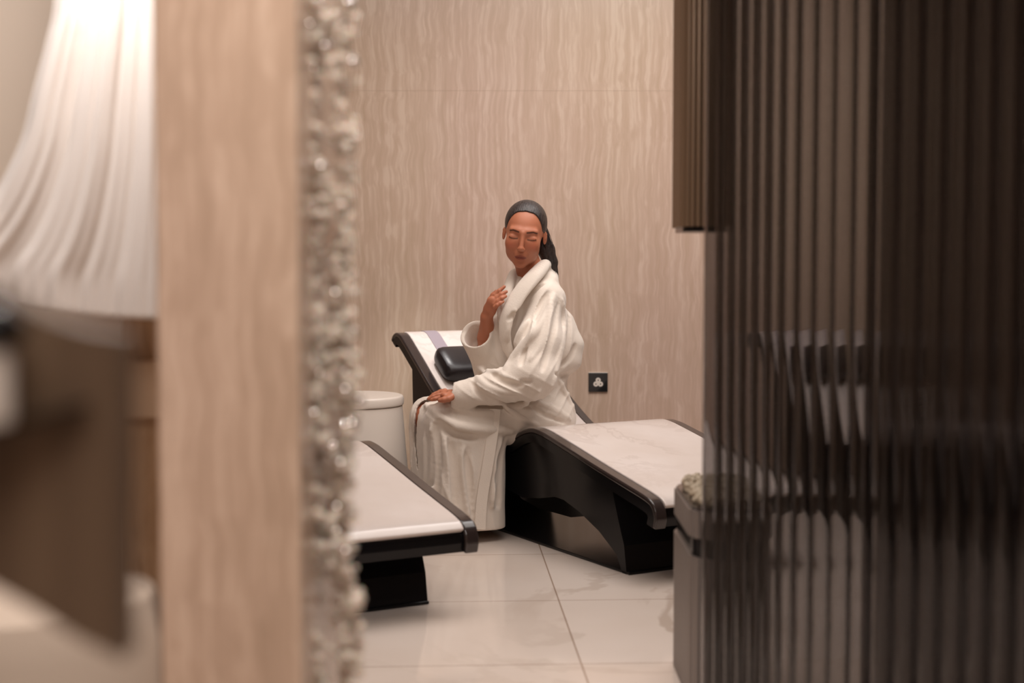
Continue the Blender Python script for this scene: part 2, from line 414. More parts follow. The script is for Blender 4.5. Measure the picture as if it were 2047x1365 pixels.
screen = empty('glass_screen', (pts[0][0], pts[0][1], 0)); tag(screen, 'curved floor to ceiling screen of upright smoked glass tubes on the right', 'screen')
def tubes(poly, step):
    for p in walk(poly, step):
        o = bpy.data.objects.new('glass_tube', me_t); COL.objects.link(o); o.parent = screen
        o.location = (p[0] - pts[0][0], p[1] - pts[0][1], 0)
tubes(front, 0.041); tubes(back, 0.041)

# planter behind the screen
pc = (.494, 3.33)
def ribbed_round(w, d, r, n_rib, amp, z0, z1, bm=None):
    pts = []
    for cx, cy, a0 in ((w / 2 - r, d / 2 - r, 0), (-w / 2 + r, d / 2 - r, 90), (-w / 2 + r, -d / 2 + r, 180), (w / 2 - r, -d / 2 + r, 270)):
        for k in range(13):
            a = math.radians(a0 + 90 * k / 12); pts.append((cx + r * math.cos(a), cy + r * math.sin(a)))
    P = np.array(pts + [pts[0]]); L = np.r_[0, np.cumsum(np.linalg.norm(np.diff(P, axis=0), axis=1))]
    N = n_rib * 8; t = np.linspace(0, L[-1], N, endpoint=False)
    Q = np.stack([np.interp(t, L, P[:, 0]), np.interp(t, L, P[:, 1])], 1)
    T = np.roll(Q, -1, 0) - np.roll(Q, 1, 0); T /= np.linalg.norm(T, axis=1)[:, None]
    Nn = np.stack([T[:, 1], -T[:, 0]], 1)
    amp_ = amp * np.abs(np.sin(np.pi * (np.arange(N) % 8) / 8)) ** .4
    return prism_bm([tuple(q) for q in (Q + Nn * amp_[:, None])], z0, z1, bm)
root = empty('fluted_planter', (pc[0], pc[1], 0)); tag(root, 'fluted grey planter filled with pale pebbles, beside the foot of the glass tubes', 'planter')
from_bm('planter_body', ribbed_round(.17, .42, .08, 40, .011, 0, .335), M_BRONZE_G, root)
from_bm('planter_recess', ribbed_round(.176, .426, .083, 40, 0, .335, .378), M_BLACK, root)
from_bm('planter_collar', ribbed_round(.17, .42, .08, 40, .011, .378, .440), M_BRONZE_G, root)
from_bm('planter_rim', ribbed_round(.172, .422, .081, 40, .004, .440, .446), M_RIM, root)
ico = bmesh.new(); bmesh.ops.create_icosphere(ico, subdivisions=1, radius=1.0)
IV = np.array([v.co[:] for v in ico.verts]); IF = [[v.index for v in f.verts] for f in ico.faces]; ico.free()
def scatter(name, items, m, smooth=True):
    """items: (x,y,z,rx,ry,rz) ellipsoids with random turn"""
    V = []; F = []
    for (x, y, z, a, b, c) in items:
        q = rng.normal(size=4); q /= np.linalg.norm(q); w, i, j, k = q
        R = np.array([[1 - 2 * (j * j + k * k), 2 * (i * j - k * w), 2 * (i * k + j * w)], [2 * (i * j + k * w), 1 - 2 * (i * i + k * k), 2 * (j * k - i * w)], [2 * (i * k - j * w), 2 * (j * k + i * w), 1 - 2 * (i * i + j * j)]])
        base = len(V) * len(IV); V.append((IV * [a, b, c]) @ R.T + [x, y, z]); F += [[t + base for t in f] for f in IF]
    me = bpy.data.meshes.new(name); me.from_pydata(np.concatenate(V).tolist(), [], F)
    return link(name, me, m, smooth=smooth)
items = []
for i in range(900):
    qx, qy = rng.uniform(-.078, .078), rng.uniform(-.20, .20)
    if math.hypot(qx, max(0, abs(qy) - .128)) > .074: continue
    s1 = rng.uniform(.007, .013)
    items.append((pc[0] + qx, pc[1] + qy, .450 + rng.uniform(0, .018), s1, s1 * .8, s1 * .6))
tag(scatter('pebbles', items, M_PEBBLE), 'pale beige pebbles filling the fluted planter', 'pebbles', kind='stuff')

# hanging fluted hood above the planter's left edge
hl = at(1355, 463, 3.3)
zb = hl[2]; hx = hl[0] + 0.074
root = empty('hanging_hood', (hx - .008, 3.40, zb)); tag(root, 'fluted bronze hood hanging beside the smoked glass tubes above the planter', 'hood')
from_bm('hood_flutes', ribbed_round(0.11, 0.24, 0.05, 44, 0.005, 0.012, 2.72 - zb - 0.005), M_BRONZE, root)
from_bm('hood_underside', ribbed_round(0.104, 0.234, 0.048, 44, 0.0, 0.0, 0.012), M_BLACK, root)

# ------------------------------------------------------------------ crystal bead curtain
items = []
bY = 1.86
def xr(py):     # half open envelope of the bead mass in photo pixels
    return 606, 712 + 10 * math.sin(py / 90) + (8 if py > 900 else 0)
for i in range(1900):
    py = rng.uniform(-60, 1430); a, b = xr(py)
    # two wandering ropes with looser fill between
    c1 = 630 + 12 * math.sin(py / 55 + 0.6); c2 = 690 + 12 * math.sin(py / 70 + 2.2)
    mode = rng.uniform()
    px = rng.normal(c1, 11) if mode < .42 else (rng.normal(c2, 12) if mode < .9 else rng.uniform(a, b))
    if px < 604 or px > b: continue
    if 1118 < py < 1235 and px < 655 and rng.uniform() < .8: continue
    if py < 330 and rng.uniform() < .45: continue
    Y = bY + rng.uniform(-.03, .05); p = at(px, py, Y)
    s1 = rng.uniform(.0042, .0082); items.append((p[0], p[1], p[2], s1, s1, s1))
bead_obj = scatter('crystal_bead_curtain', items, M_CRYSTAL, smooth=False)
bead_obj.data.materials.append(M_SILVER)
nf = len(IF); nv = len(IV); lucky = set(rng.choice(len(items), 70, replace=False).tolist())
for p in bead_obj.data.polygons:
    if p.index // nf in lucky: p.material_index = 1; p.use_smooth = True
for q in lucky:                     # the mirror beads added for glints are a little larger
    vs = bead_obj.data.vertices[q * nv:(q + 1) * nv]; c = sum((v.co for v in vs), Vector()) / nv
    for v in vs: v.co = c + (v.co - c).normalized() * 0.0105
tag(bead_obj, 'hanging strands of clear crystal beads beside the stone column', 'bead curtain', kind='stuff')

# ------------------------------------------------------------------ left niche (beyond the column's left edge)
nY = 2.75
x0 = at(-260, 600, nY)[0]; x1 = at(330, 600, nY)[0]
struct('wall_niche', box_bm(x0 - .6, x1 + .02, nY, nY + .08, 0, 2.72), mat('pale_plaster', srgb(212, 194, 176), rough=0.8))
area('curtain_fill_light', (-0.64, 2.18, 1.86), 0.2, 12, (1, 0.97, 0.96), sy=0.2, rot=(math.radians(12), 0, 0))  # unseen lamp added close above, so the curtain brightens towards its top
# sheer curtain, swept to the left at its free edge
M_SHEER = mat('sheer_white_fabric', srgb(222, 212, 204), rough=0.8); M_SHEER.node_tree.nodes['Principled BSDF'].inputs['Transmission Weight'].default_value = 0.0
edge = catmull([(122, -700), (118, -200), (108, 0), (92, 80), (66, 180), (44, 270), (12, 345), (-20, 400), (-60, 450), (-110, 500), (-120, 560)], 8)
bm = bmesh.new(); rows = []
NU = 90
for k, (ex, ey) in enumerate(edge):
    row = []
    for i in range(NU + 1):
        u = i / NU; px = ex + (330 - ex) * u
        fold = 0.016 * math.sin(2 * math.pi * (2.6 * u ** 0.7) + 0.8 + .0008 * ey) + 0.007 * math.sin(2 * math.pi * 6.3 * u + 1.3 + 0.003 * ey) + 0.004 * math.sin(2 * math.pi * 13 * u + .002 * ey)
        p = at(px, ey + (1 - (1 - u) ** 2) * max(0, ey) * 0.14, 2.38 + fold * 0.42)
        row.append((p, bm.verts.new(tuple(p))))
    rows.append(row)
for a, b in zip(rows, rows[1:]):
    for i in range(NU): bm.faces.new((a[i][1], a[i + 1][1], b[i + 1][1], b[i][1]))
curtain = from_bm('sheer_curtain', bm, M_SHEER, smooth=True)
md = curtain.modifiers.new('solid', 'SOLIDIFY'); md.thickness = 0.002
tag(curtain, 'sheer white curtain drawn aside at the upper left, out of focus', 'curtain')
# low stone wall with a small beige box on it
pY = 2.55
a = at(242, 615, pY); b = at(345, 615, pY)
struct('wall_strip', box_bm(a[0], b[0], pY, pY + .2, 0, 2.72), M_BROWN, bevel=0.006)
a = at(247, 722, pY - .03); b = at(322, 835, pY - .03)
bx = from_bm('wall_box', box_bm(a[0], b[0], pY - .03, pY + .002, b[2], a[2]), mat('beige_plastic', srgb(190, 162, 136), rough=0.5), bevel=0.004)
tag(bx, 'small plain beige box on the brown stone strip left of the column', 'box')
# dark walnut panel with curved top and foot
wY = 0.85
prof = list(catmull([(-140, 500), (-40, 560), (60, 620), (150, 655), (246, 672)], 6)) + list(catmull([(246, 1318), (150, 1272), (60, 1215), (-40, 1160), (-140, 1120)], 6))
P3 = [at(q[0], q[1], wY) for q in prof]
bm = bmesh.new(); a = [bm.verts.new(tuple(p)) for p in P3]; b = [bm.verts.new((p[0], p[1] + .03, p[2])) for p in P3]
bm.faces.new(a); bm.faces.new(b[::-1])
for i in range(len(a)): bm.faces.new((a[i], b[i], b[(i + 1) % len(a)], a[(i + 1) % len(a)]))
root = empty('wood_cabinet', (0, 0, 0)); tag(root, 'dark walnut cabinet with curved edges at the far left, out of focus', 'cabinet')
from_bm('cabinet_side', bm, M_DARKWOOD, root)
a = at(-140, 885, wY - .045); b = at(175, 806, wY - .005)
bm = bmesh.new()
q0, q1, q2, q3 = at(-140, 883, wY - .05), at(178, 803, wY - .01), at(178, 803, wY + .0), at(-140, 883, wY + .0)
vs = [bm.verts.new(tuple(q)) for q in (q0, q1, q2, q3)]; vt = [bm.verts.new((q[0], q[1], q[2] - .003)) for q in (q0, q1, q2, q3)]
bm.faces.new(vs); bm.faces.new(vt[::-1])
for i in range(4): bm.faces.new((vs[i], vt[i], vt[(i + 1) % 4], vs[(i + 1) % 4]))
from_bm('shelf_ledge', bm, M_BLACK, root)
c = at(-16, 845, wY - .0285)
root = empty('toiletry_bottle', tuple(c)); tag(root, 'small white bottle with round black stopper on the ledge at the left edge', 'bottle')
from_bm('bottle_body', lathe_bm([(.0105, 0), (.0115, .003), (.0115, .040), (.009, .043)], 32), M_WHITE, root, smooth=True)
from_bm('bottle_stopper', lathe_bm([(.005, .042)] + [(.021 * math.cos(t), .0565 + .013 * math.sin(t)) for t in np.linspace(-1.3, 1.5, 12)], 32), M_BLACK, root, smooth=True)
# pale round shape added in place of a soft reflection low at the left
c = floor_at(60, 1600)
root = empty('round_stand_in', (at(30, 1300, 1.75)[0], 1.75, 0)); tag(root, 'added pale round pouf at the bottom left corner, out of focus', 'stand_in')
zt = at(40, 1225, 1.6)[2]
from_bm('stand_in_base', lathe_bm([(.15, 0), (.15, .03), (.16, .05)], 48), M_BLACK, root, smooth=True)
from_bm('stand_in_top', lathe_bm([(.16, .05), (.19, .09), (.19, zt - .06), (.17, zt - .015), (.12, zt), (.02, zt + .004)], 48), mat('stand_in_cream', srgb(160, 142, 126), rough=0.85), root, smooth=True)

# ------------------------------------------------------------------ implicit-surface modelling
class Vol:
    def __init__(s, lo, hi, h):
        s.h = h; s.lo = np.array(lo, float); s.n = np.ceil((np.array(hi) - s.lo) / h).astype(int) + 1
        s.F = np.full(s.n, 0.05, np.float32)
    def sub(s, lo, hi):
        a = np.clip(np.floor((np.array(lo) - s.lo) / s.h).astype(int), 0, s.n); b = np.clip(np.ceil((np.array(hi) - s.lo) / s.h).astype(int) + 1, 0, s.n)
        sl = tuple(slice(i, j) for i, j in zip(a, b))
        ax = [(s.lo[i] + s.h * np.arange(a[i], b[i])).astype(np.float32) for i in range(3)]
        return sl, ax[0][:, None, None], ax[1][None, :, None], ax[2][None, None, :]
    def comb(s, sl, d, k, op):
        F = s.F[sl]
        if op == '-':
            d = -d; h = np.clip(0.5 + 0.5 * (d - F) / k, 0, 1) if k else None
            s.F[sl] = (F * (1 - h) + d * h + k * h * (1 - h)) if k else np.maximum(F, d)
        elif k:
            h = np.clip(0.5 + 0.5 * (d - F) / k, 0, 1); s.F[sl] = d * (1 - h) + F * h - k * h * (1 - h)
        else: s.F[sl] = np.minimum(F, d)
    def cap(s, a, b, ra, rb=None, k=0.01, op='+', flat=None):
        rb = ra if rb is None else rb; a = np.array(a, float); b = np.array(b, float); m = max(ra, rb) + 0.05 + k
        sl, X, Y, Z = s.sub(np.minimum(a, b) - m, np.maximum(a, b) + m)
        ab = b - a; L = float(ab @ ab) + 1e-12
        t = np.clip(((X - a[0]) * ab[0] + (Y - a[1]) * ab[1] + (Z - a[2]) * ab[2]) / L, 0, 1)
        dx, dy, dz = X - a[0] - t * ab[0], Y - a[1] - t * ab[1], Z - a[2] - t * ab[2]
        if flat is not None:      # (direction, factor): squash along a direction
            fd, fk = np.array(flat[0], float), flat[1]; fd /= np.linalg.norm(fd)
            q = (dx * fd[0] + dy * fd[1] + dz * fd[2]); g = (fk - 1)
            dx, dy, dz = dx + g * q * fd[0], dy + g * q * fd[1], dz + g * q * fd[2]
        d = np.sqrt(dx * dx + dy * dy + dz * dz) - (ra + (rb - ra) * t)
        s.comb(sl, d, k, op)
    def chain(s, pts, rs, k=0.01, op='+', flat=None):
        for i in range(len(pts) - 1): s.cap(pts[i], pts[i + 1], rs[i], rs[i + 1], k, op, flat)
    def ell(s, c, r, R=None, k=0.01, op='+'):
        c = np.array(c, float); r = np.array(r, float); R = np.eye(3) if R is None else R; m = r.max() + 0.05 + k
        sl, X, Y, Z = s.sub(c - m, c + m); X = X - c[0]; Y = Y - c[1]; Z = Z - c[2]
        q = [X * R[0, i] + Y * R[1, i] + Z * R[2, i] for i in range(3)]      # local coords, R columns = axes
        k0 = np.sqrt(sum((q[i] / r[i]) ** 2 for i in range(3))); k1 = np.sqrt(sum((q[i] / r[i] ** 2) ** 2 for i in range(3))) + 1e-9
        s.comb(sl, k0 * (k0 - 1) / k1, k, op)
    def plane_cut(s, p, n, lo, hi, k=0.0):
        """remove everything on the +n side inside the box"""
        sl, X, Y, Z = s.sub(lo, hi); n = np.array(n, float); n /= np.linalg.norm(n)
        d = (X - p[0]) * n[0] + (Y - p[1]) * n[1] + (Z - p[2]) * n[2]
        s.F[sl] = np.maximum(s.F[sl], d.astype(np.float32))
    def sample(s, p):
        i = np.round((p - s.lo) / s.h).astype(int)
        if (i < 0).any() or (i >= s.n).any(): return 1.0
        return float(s.F[tuple(i)])
    def hit(s, px, py, y0, y1):
        """first surface point on the view line of a photo pixel between two depths"""
        for Y in np.arange(y0, y1, 0.003):
            p = at(px, py, Y)
            if s.sample(p) < 0: return p
        return None
    def stroke(s, pix, r, y0, y1, k=0.012, op='+', sink=0.0, taper=True, r_end=0.35, step=7):
        P = catmull(pix, 6) if len(pix) > 2 else np.array([np.array(pix[0]) * (1 - t) + np.array(pix[1]) * t for t in np.linspace(0, 1, 8)])
        hits = [s.hit(p[0], p[1], y0, y1) for p in P]
        n = len(P)
        H = [(h, i / (n - 1)) for i, h in enumerate(hits) if h is not None]
        if len(H) < 2: return
        Ys = np.array([h[0][1] for h in H]); 
        for _ in range(10): Ys[1:-1] = (Ys[:-2] + Ys[1:-1] * 2 + Ys[2:]) / 4
        pts = []; rs = []
        for (h, t), y in zip(H, Ys):
            q = h + np.array([0, y - h[1] + sink, 0]); pts.append(q)
            rs.append(r * (r_end + (1 - r_end) * math.sin(math.pi * min(max(t, 0.0), 1.0)) ** 0.7 if taper else 1.0))
        s.chain(pts, rs, k, op)
    def mesh(s, name):
        F = s.F; n = np.array(F.shape); ins = F < 0
        cs = [(a, b, c) for a in (0, 1) for b in (0, 1) for c in (0, 1)]
        vw = lambda A, o: A[o[0]:n[0] - 1 + o[0], o[1]:n[1] - 1 + o[1], o[2]:n[2] - 1 + o[2]]
        cnt = np.zeros(n - 1, np.int8)
        for o in cs: cnt += vw(ins, o)
        act = np.argwhere((cnt > 0) & (cnt < 8)); del cnt
        vals = np.stack([F[act[:, 0] + o[0], act[:, 1] + o[1], act[:, 2] + o[2]] for o in cs], 1)
        acc = np.zeros((len(act), 3)); num = np.zeros(len(act))
        for i in range(8):
            for j in range(i + 1, 8):
                if sum(abs(cs[i][k] - cs[j][k]) for k in range(3)) != 1: continue
                a, b = vals[:, i], vals[:, j]; m = (a < 0) != (b < 0); t = np.where(m, a / np.where(m, a - b, 1), 0)
                pi, pj = np.array(cs[i], float), np.array(cs[j], float)
                acc += np.where(m[:, None], pi + t[:, None] * (pj - pi), 0); num += m
        V = (act + acc / num[:, None]) * s.h + s.lo
        idx = np.full(n - 1, -1, np.int32); idx[act[:, 0], act[:, 1], act[:, 2]] = np.arange(len(act))
        Q = []
        for ax in range(3):
            o1, o2 = [(1, 2), (2, 0), (0, 1)][ax]
            sl0 = [slice(None)] * 3; sl1 = [slice(None)] * 3; sl0[ax] = slice(0, -1); sl1[ax] = slice(1, None)
            ch = ins[tuple(sl0)] != ins[tuple(sl1)]
            e = np.argwhere(ch); ok = (e[:, o1] > 0) & (e[:, o2] > 0) & (e[:, o1] < n[o1] - 1) & (e[:, o2] < n[o2] - 1); e = e[ok]
            fl = ins[e[:, 0], e[:, 1], e[:, 2]]
            def g(d1, d2):
                q = e.copy(); q[:, o1] += d1; q[:, o2] += d2; return idx[q[:, 0], q[:, 1], q[:, 2]]
            q = np.stack([g(-1, -1), g(0, -1), g(0, 0), g(-1, 0)], 1); q[~fl] = q[~fl][:, ::-1]; Q.append(q)
        Q = np.concatenate(Q); Q = Q[(Q >= 0).all(1)]
        me = bpy.data.meshes.new(name); me.vertices.add(len(V)); me.vertices.foreach_set('co', V.astype(np.float32).ravel())
        me.loops.add(len(Q) * 4); me.loops.foreach_set('vertex_index', Q.astype(np.int32).ravel())
        me.polygons.add(len(Q)); me.polygons.foreach_set('loop_start', np.arange(0, len(Q) * 4, 4, dtype=np.int32))
        me.update(calc_edges=True); me.validate()
        return me, V

exec_person = True
# ------------------------------------------------------------------ the woman
DF = np.array([-.93, -.36, 0]); DF /= np.linalg.norm(DF)         # way her legs point
NL = np.array([.36, -.93, 0]); NL /= np.linalg.norm(NL)          # her left side, nearer to us
UP = np.array([0, 0, 1.0])
HIP = np.array([.10, 5.28, .42])
HEAD_C = at(1048.5, 468, 5.20)
def rot(ax, a):
    a = math.radians(a); c, s_ = math.cos(a), math.sin(a)
    return {'x': np.array([[1, 0, 0], [0, c, -s_], [0, s_, c]]), 'y': np.array([[c, 0, s_], [0, 1, 0], [-s_, 0, c]]), 'z': np.array([[c, -s_, 0], [s_, c, 0], [0, 0, 1]])}[ax]
# head frame: local x = to our right, local y = out of the face, z up ; face looks to the camera, turned a little left and bowed
HR = rot('y', 7) @ rot('z', -4) @ rot('x', 13) @ np.array([[1, 0, 0], [0, -1, 0], [0, 0, 1.0]])
def hd(x, y, z): return HEAD_C + HR @ np.array([x, y, z])
SL = at(1092, 598, 5.17); SR = at(1022, 604, 5.42)
EL = at(1066, 752, 5.03); WL = at(922, 786, 5.02)
ER = at(974, 722, 5.25); WR = at(973, 634, 5.14)
NECK = at(1066, 566, 5.27)
KL = HIP + DF * .395 + NL * .075 + UP * .005; KR = HIP + DF * .405 - NL * .085 + UP * .005
AL = KL + np.array([.07, .02, 0]) - UP * .35; AR = KR + np.array([.06, .02, 0]) - UP * .35

def build_body():
    v = Vol((-.52, 4.86, 0.0), (.34, 5.56, 1.28), 0.0026)
    # head
    v.ell(hd(0, -.020, .038), (.074, .094, .078), HR, .0)
    v.ell(hd(0, .022, -.012), (.062, .072, .088), HR, .02)
    v.ell(hd(0, .030, -.058), (.057, .050, .049), HR, .022)
    v.ell(hd(0, .064, -.098), (.020, .018, .015), HR, .022)
    for sx in (-1, 1):
        v.ell(hd(sx * .036, .060, -.024), (.025, .026, .028), HR, .02)
        v.cap(hd(sx * .012, .083, .026), hd(sx * .044, .069, .027), .006, .004, .02)
        v.ell(hd(sx * .0315, .0925, .007), (.015, .008, .007), HR, .012, '-')
        v.ell(hd(sx * .0325, .0765, .003), (.0170, .0100, .0092), HR, .007)
        v.ell(hd(sx * .0085, .101, -.036), (.0065, .008, .006), HR, .005)
        v.ell(hd(sx * .0055, .108, -.0425), (.0022, .003, .0022), HR, .002, '-')
        v.ell(hd(sx * .0755, -.012, -.008), (.0050, .0135, .025), HR @ rot('z', sx * 24) @ rot('x', -8), .005)
        v.ell(hd(sx * .081, -.009, -.007), (.0040, .0085, .018), HR @ rot('z', sx * 24), .003, '-'); v.cap(hd(sx * .077, -.006, -.012), hd(sx * .080, -.014, .006), .0026, .0026, .003)
    v.cap(hd(0, .090, .020), hd(0, .108, -.030), .0065, .0085, .009)
    v.ell(hd(0, .1085, -.033), (.0095, .0075, .0075), HR, .007)
    v.ell(hd(0, .0855, -.058), (.020, .0085, .011), HR, .014)
    v.cap(hd(-.018, .0850, -.0640), hd(.018, .0850, -.0640), .0036, .0036, .006); v.ell(hd(0, .0895, -.0635), (.014, .0046, .0034), HR, .006)
    v.ell(hd(0, .0880, -.0735), (.0170, .0058, .0046), HR, .008)
    v.cap(hd(-.019, .0915, -.0684), hd(.019, .0915, -.0684), .0012, .0012, .002, '-'); v.ell(hd(0, .0955, -.0684), (.016, .0028, .0010), HR, .002, '-')
    v.ell(hd(0, .0905, -.0850), (.014, .006, .004), HR, .010, '-')
    # neck, torso
    v.cap(hd(0, -.02, -.06), NECK, .046, .050, .02)
    v.cap(NECK, (NECK + SL) / 2 + UP * -.01, .045, .05, .03); v.cap(NECK, (NECK + SR) / 2 + UP * -.01, .045, .05, .03)
    CH = (SL + SR) / 2 - UP * .10
    v.cap(SL - UP * .03, SR - UP * .03, .052, .052, .03)
    v.cap(CH, CH * .5 + HIP * .5, .085, .09, .04, flat=(DF, 1.15)); v.cap(CH * .5 + HIP * .5, HIP, .10, .12, .04, flat=(DF, 1.1))
    # legs
    for s_, K, A in ((1, KL, AL), (-1, KR, AR)):
        hp = HIP + NL * s_ * .085 - UP * .015
        v.cap(hp, K, .070, .050, .03); v.cap(K, A, .047, .032, .02); v.cap(K * .72 + A * .28 - DF * .012, K * .4 + A * .6, .052, .038, .02)
        v.cap(A, np.array([A[0], A[1], .05]), .032, .034, .02); v.cap(np.array([A[0], A[1], .034]), np.array([A[0], A[1], .024]) + DF * .15, .030, .018, .02, flat=(UP, 1.3))
    # arms
    v.cap(SL - UP * .02, EL, .046, .038, .02); v.cap(EL, WL, .037, .023, .015)
    v.cap(SR - UP * .02, ER, .046, .038, .02); v.cap(ER, ER * .45 + WR * .55, .037, .034, .015); v.cap(ER * .45 + WR * .55, WR, .034, .0225, .012, flat=((.6, -.5, .1), 1.05))
    # left hand lying on the knee
    p1 = at(900, 784, 5.01)
    v.cap(WL, at(905, 785, 5.015), .020, .0195, .01, flat=((0.1, 0, 1), 1.7))
    v.cap(at(903, 785, 5.035), at(889, 785, 5.04), .020, .018, .01, flat=((0.1, 0, 1), 1.6)); v.cap(at(903, 790, 4.995), at(890, 790, 4.99), .019, .017, .01, flat=((0.1, 0, 1), 1.5))
    for pts in ([(890, 781, 5.062), (880, 783, 5.066), (871, 787, 5.066), (864, 792, 5.063)],
                [(888, 784, 5.042), (877, 786, 5.045), (867, 789, 5.046), (859, 795, 5.046)],
                [(887, 788, 5.018), (876, 790, 5.018), (866, 793, 5.018), (857, 797, 5.018)],
                [(888, 793, 4.995), (879, 795, 4.992), (870, 797, 4.990), (863, 799, 4.99)]):
        P = [at(*q) for q in pts]; v.chain(P, [.0090, .0084, .0078, .0064], .003)
    P = [at(905, 792, 4.985), at(896, 797, 4.968), at(887, 799, 4.965), at(879, 800, 4.965)]; v.chain(P, [.013, .0112, .0098, .0078], .006)
    # right hand laid on the lapel
    v.cap(WR, at(979, 619, 5.12), .0205, .0225, .012, flat=((.35, .9, .2), 1.6)); v.cap(at(979, 619, 5.12), at(985, 606, 5.105), .0235, .0245, .010, flat=((.35, .9, .2), 1.9))
    for pts, r in (([(981, 600, 5.115), (989, 590, 5.11), (998, 581, 5.108), (1008, 573, 5.112)], 1),
                   ([(985, 603, 5.105), (993, 595, 5.10), (1002, 588, 5.098), (1012, 583, 5.103)], 1.04),
                   ([(988, 608, 5.095), (995, 602, 5.09), (1003, 596, 5.088), (1011, 592, 5.094)], 1),
                   ([(989, 614, 5.088), (994, 610, 5.083), (1000, 606, 5.083), (1006, 603, 5.088)], .88)):
        P = [at(*q) for q in pts]; v.chain(P, [.0088 * r, .0080 * r, .0074 * r, .0060 * r], .003)
    P = [at(975, 616, 5.14), at(980, 600, 5.15), at(986, 590, 5.15), at(992, 583, 5.148)]; v.chain(P, [.013, .011, .0095, .0075], .006)
    me, V = v.mesh('person'); del v
    # natural colouring
    L = (V - HEAD_C) @ HR; x, y, z = L[:, 0], L[:, 1], L[:, 2]; ax = np.abs(x)
    skin = np.array(srgb(184, 116, 87)[:3]); col = np.tile(skin, (len(V), 1)); head = (np.abs(L) < .14).all(1)
    def blend(mask, c): 
        m = np.clip(mask, 0, 1)[:, None]; col[:] = col * (1 - m) + np.array(srgb(*c)[:3]) * m
    sm = lambda d, w: np.clip(1 - d / w, 0, 1)
    fr = (y > .05) & head
    blend(sm(np.hypot((ax - .042) / 1.2, z + .026), .024) * .45 * fr, (194, 102, 80))
    blend(sm(np.abs(ax - (.023 - 0 * z)) - 0, .0) * 0, (0, 0, 0))
    lip = sm(np.hypot(x / .0235, (z + .0685) / .0108) - .75, .25) * fr; blend(lip * .75, (132, 60, 52))
    blend(sm(np.abs(z + .0682) / .0020, 1) * (ax < .021) * fr * .8, (90, 36, 32))
    zb_ = .0275 - 0.35 * np.clip(ax - .036, 0, 1) - .12 * np.clip(.036 - ax, 0, 1)
    blend(sm(np.abs(z - zb_) / (.0052 - .08 * np.abs(ax - .028)), 1) * ((ax > .013) & (ax < .051)) * fr * 1.3, (58, 36, 28))
    ze = -.0020 + 9.0 * (ax - .0325) ** 2
    blend(sm(np.abs(z - ze) / .0036, 1) * ((ax > .016) & (ax < .050)) * fr * .95, (36, 22, 18))
    blend(sm(np.hypot((ax - .031) / 1.5, (z - .010)), .011) * .25 * fr, (150, 92, 72))
    ca = me.color_attributes.new('tone', 'FLOAT_COLOR', 'POINT'); ca.data.foreach_set('color', np.c_[col, np.ones(len(V))].astype(np.float32).ravel())
    return me

def build_hair():
    v = Vol(HEAD_C - np.array([.16, .2, .26]), HEAD_C + np.array([.18, .22, .17]), 0.0022)
    v.ell(hd(0, -.021, .0385), (.0775, .098, .0835), HR, 0)
    v.ell(hd(0, -.05, .01), (.070, .068, .075), HR, .02)
    lo, hi = HEAD_C - .25, HEAD_C + .25
    v.ell(hd(-.020, .085, -.018), (.0570, .102, .1165), HR, 0.004, '-'); v.ell(hd(.020, .085, -.018), (.0570, .102, .1165), HR, 0.004, '-'); v.ell(hd(0, .085, -.018), (.060, .102, .1185), HR, 0.006, '-')
    v.plane_cut(hd(0, -.004, .010), HR @ np.array([0, .38, -.92]), lo, hi)
    # sideburn region kept slightly lower behind the temples
    # bun root and ponytail falling behind her left shoulder
    T = [hd(.02, -.105, .02), hd(.05, -.125, -.02), at(1092, 500, 5.30), at(1100, 525, 5.30), at(1104, 552, 5.30)]
    v.chain(T, [.030, .030, .030, .026, .014], .015)
    for dx, dy in ((6, -2), (3, 3), (-2, 1), (9, 0)):
        v.chain([hd(.06, -.08, .02), at(1094 + dx, 490 + dy, 5.27), at(1103 + dx * .9, 522 + dy, 5.27), at(1107 + dx, 556 + dy * 2, 5.28)], [.006, .005, .004, .0022], .004)
    me, V = v.mesh('hair')
    return me

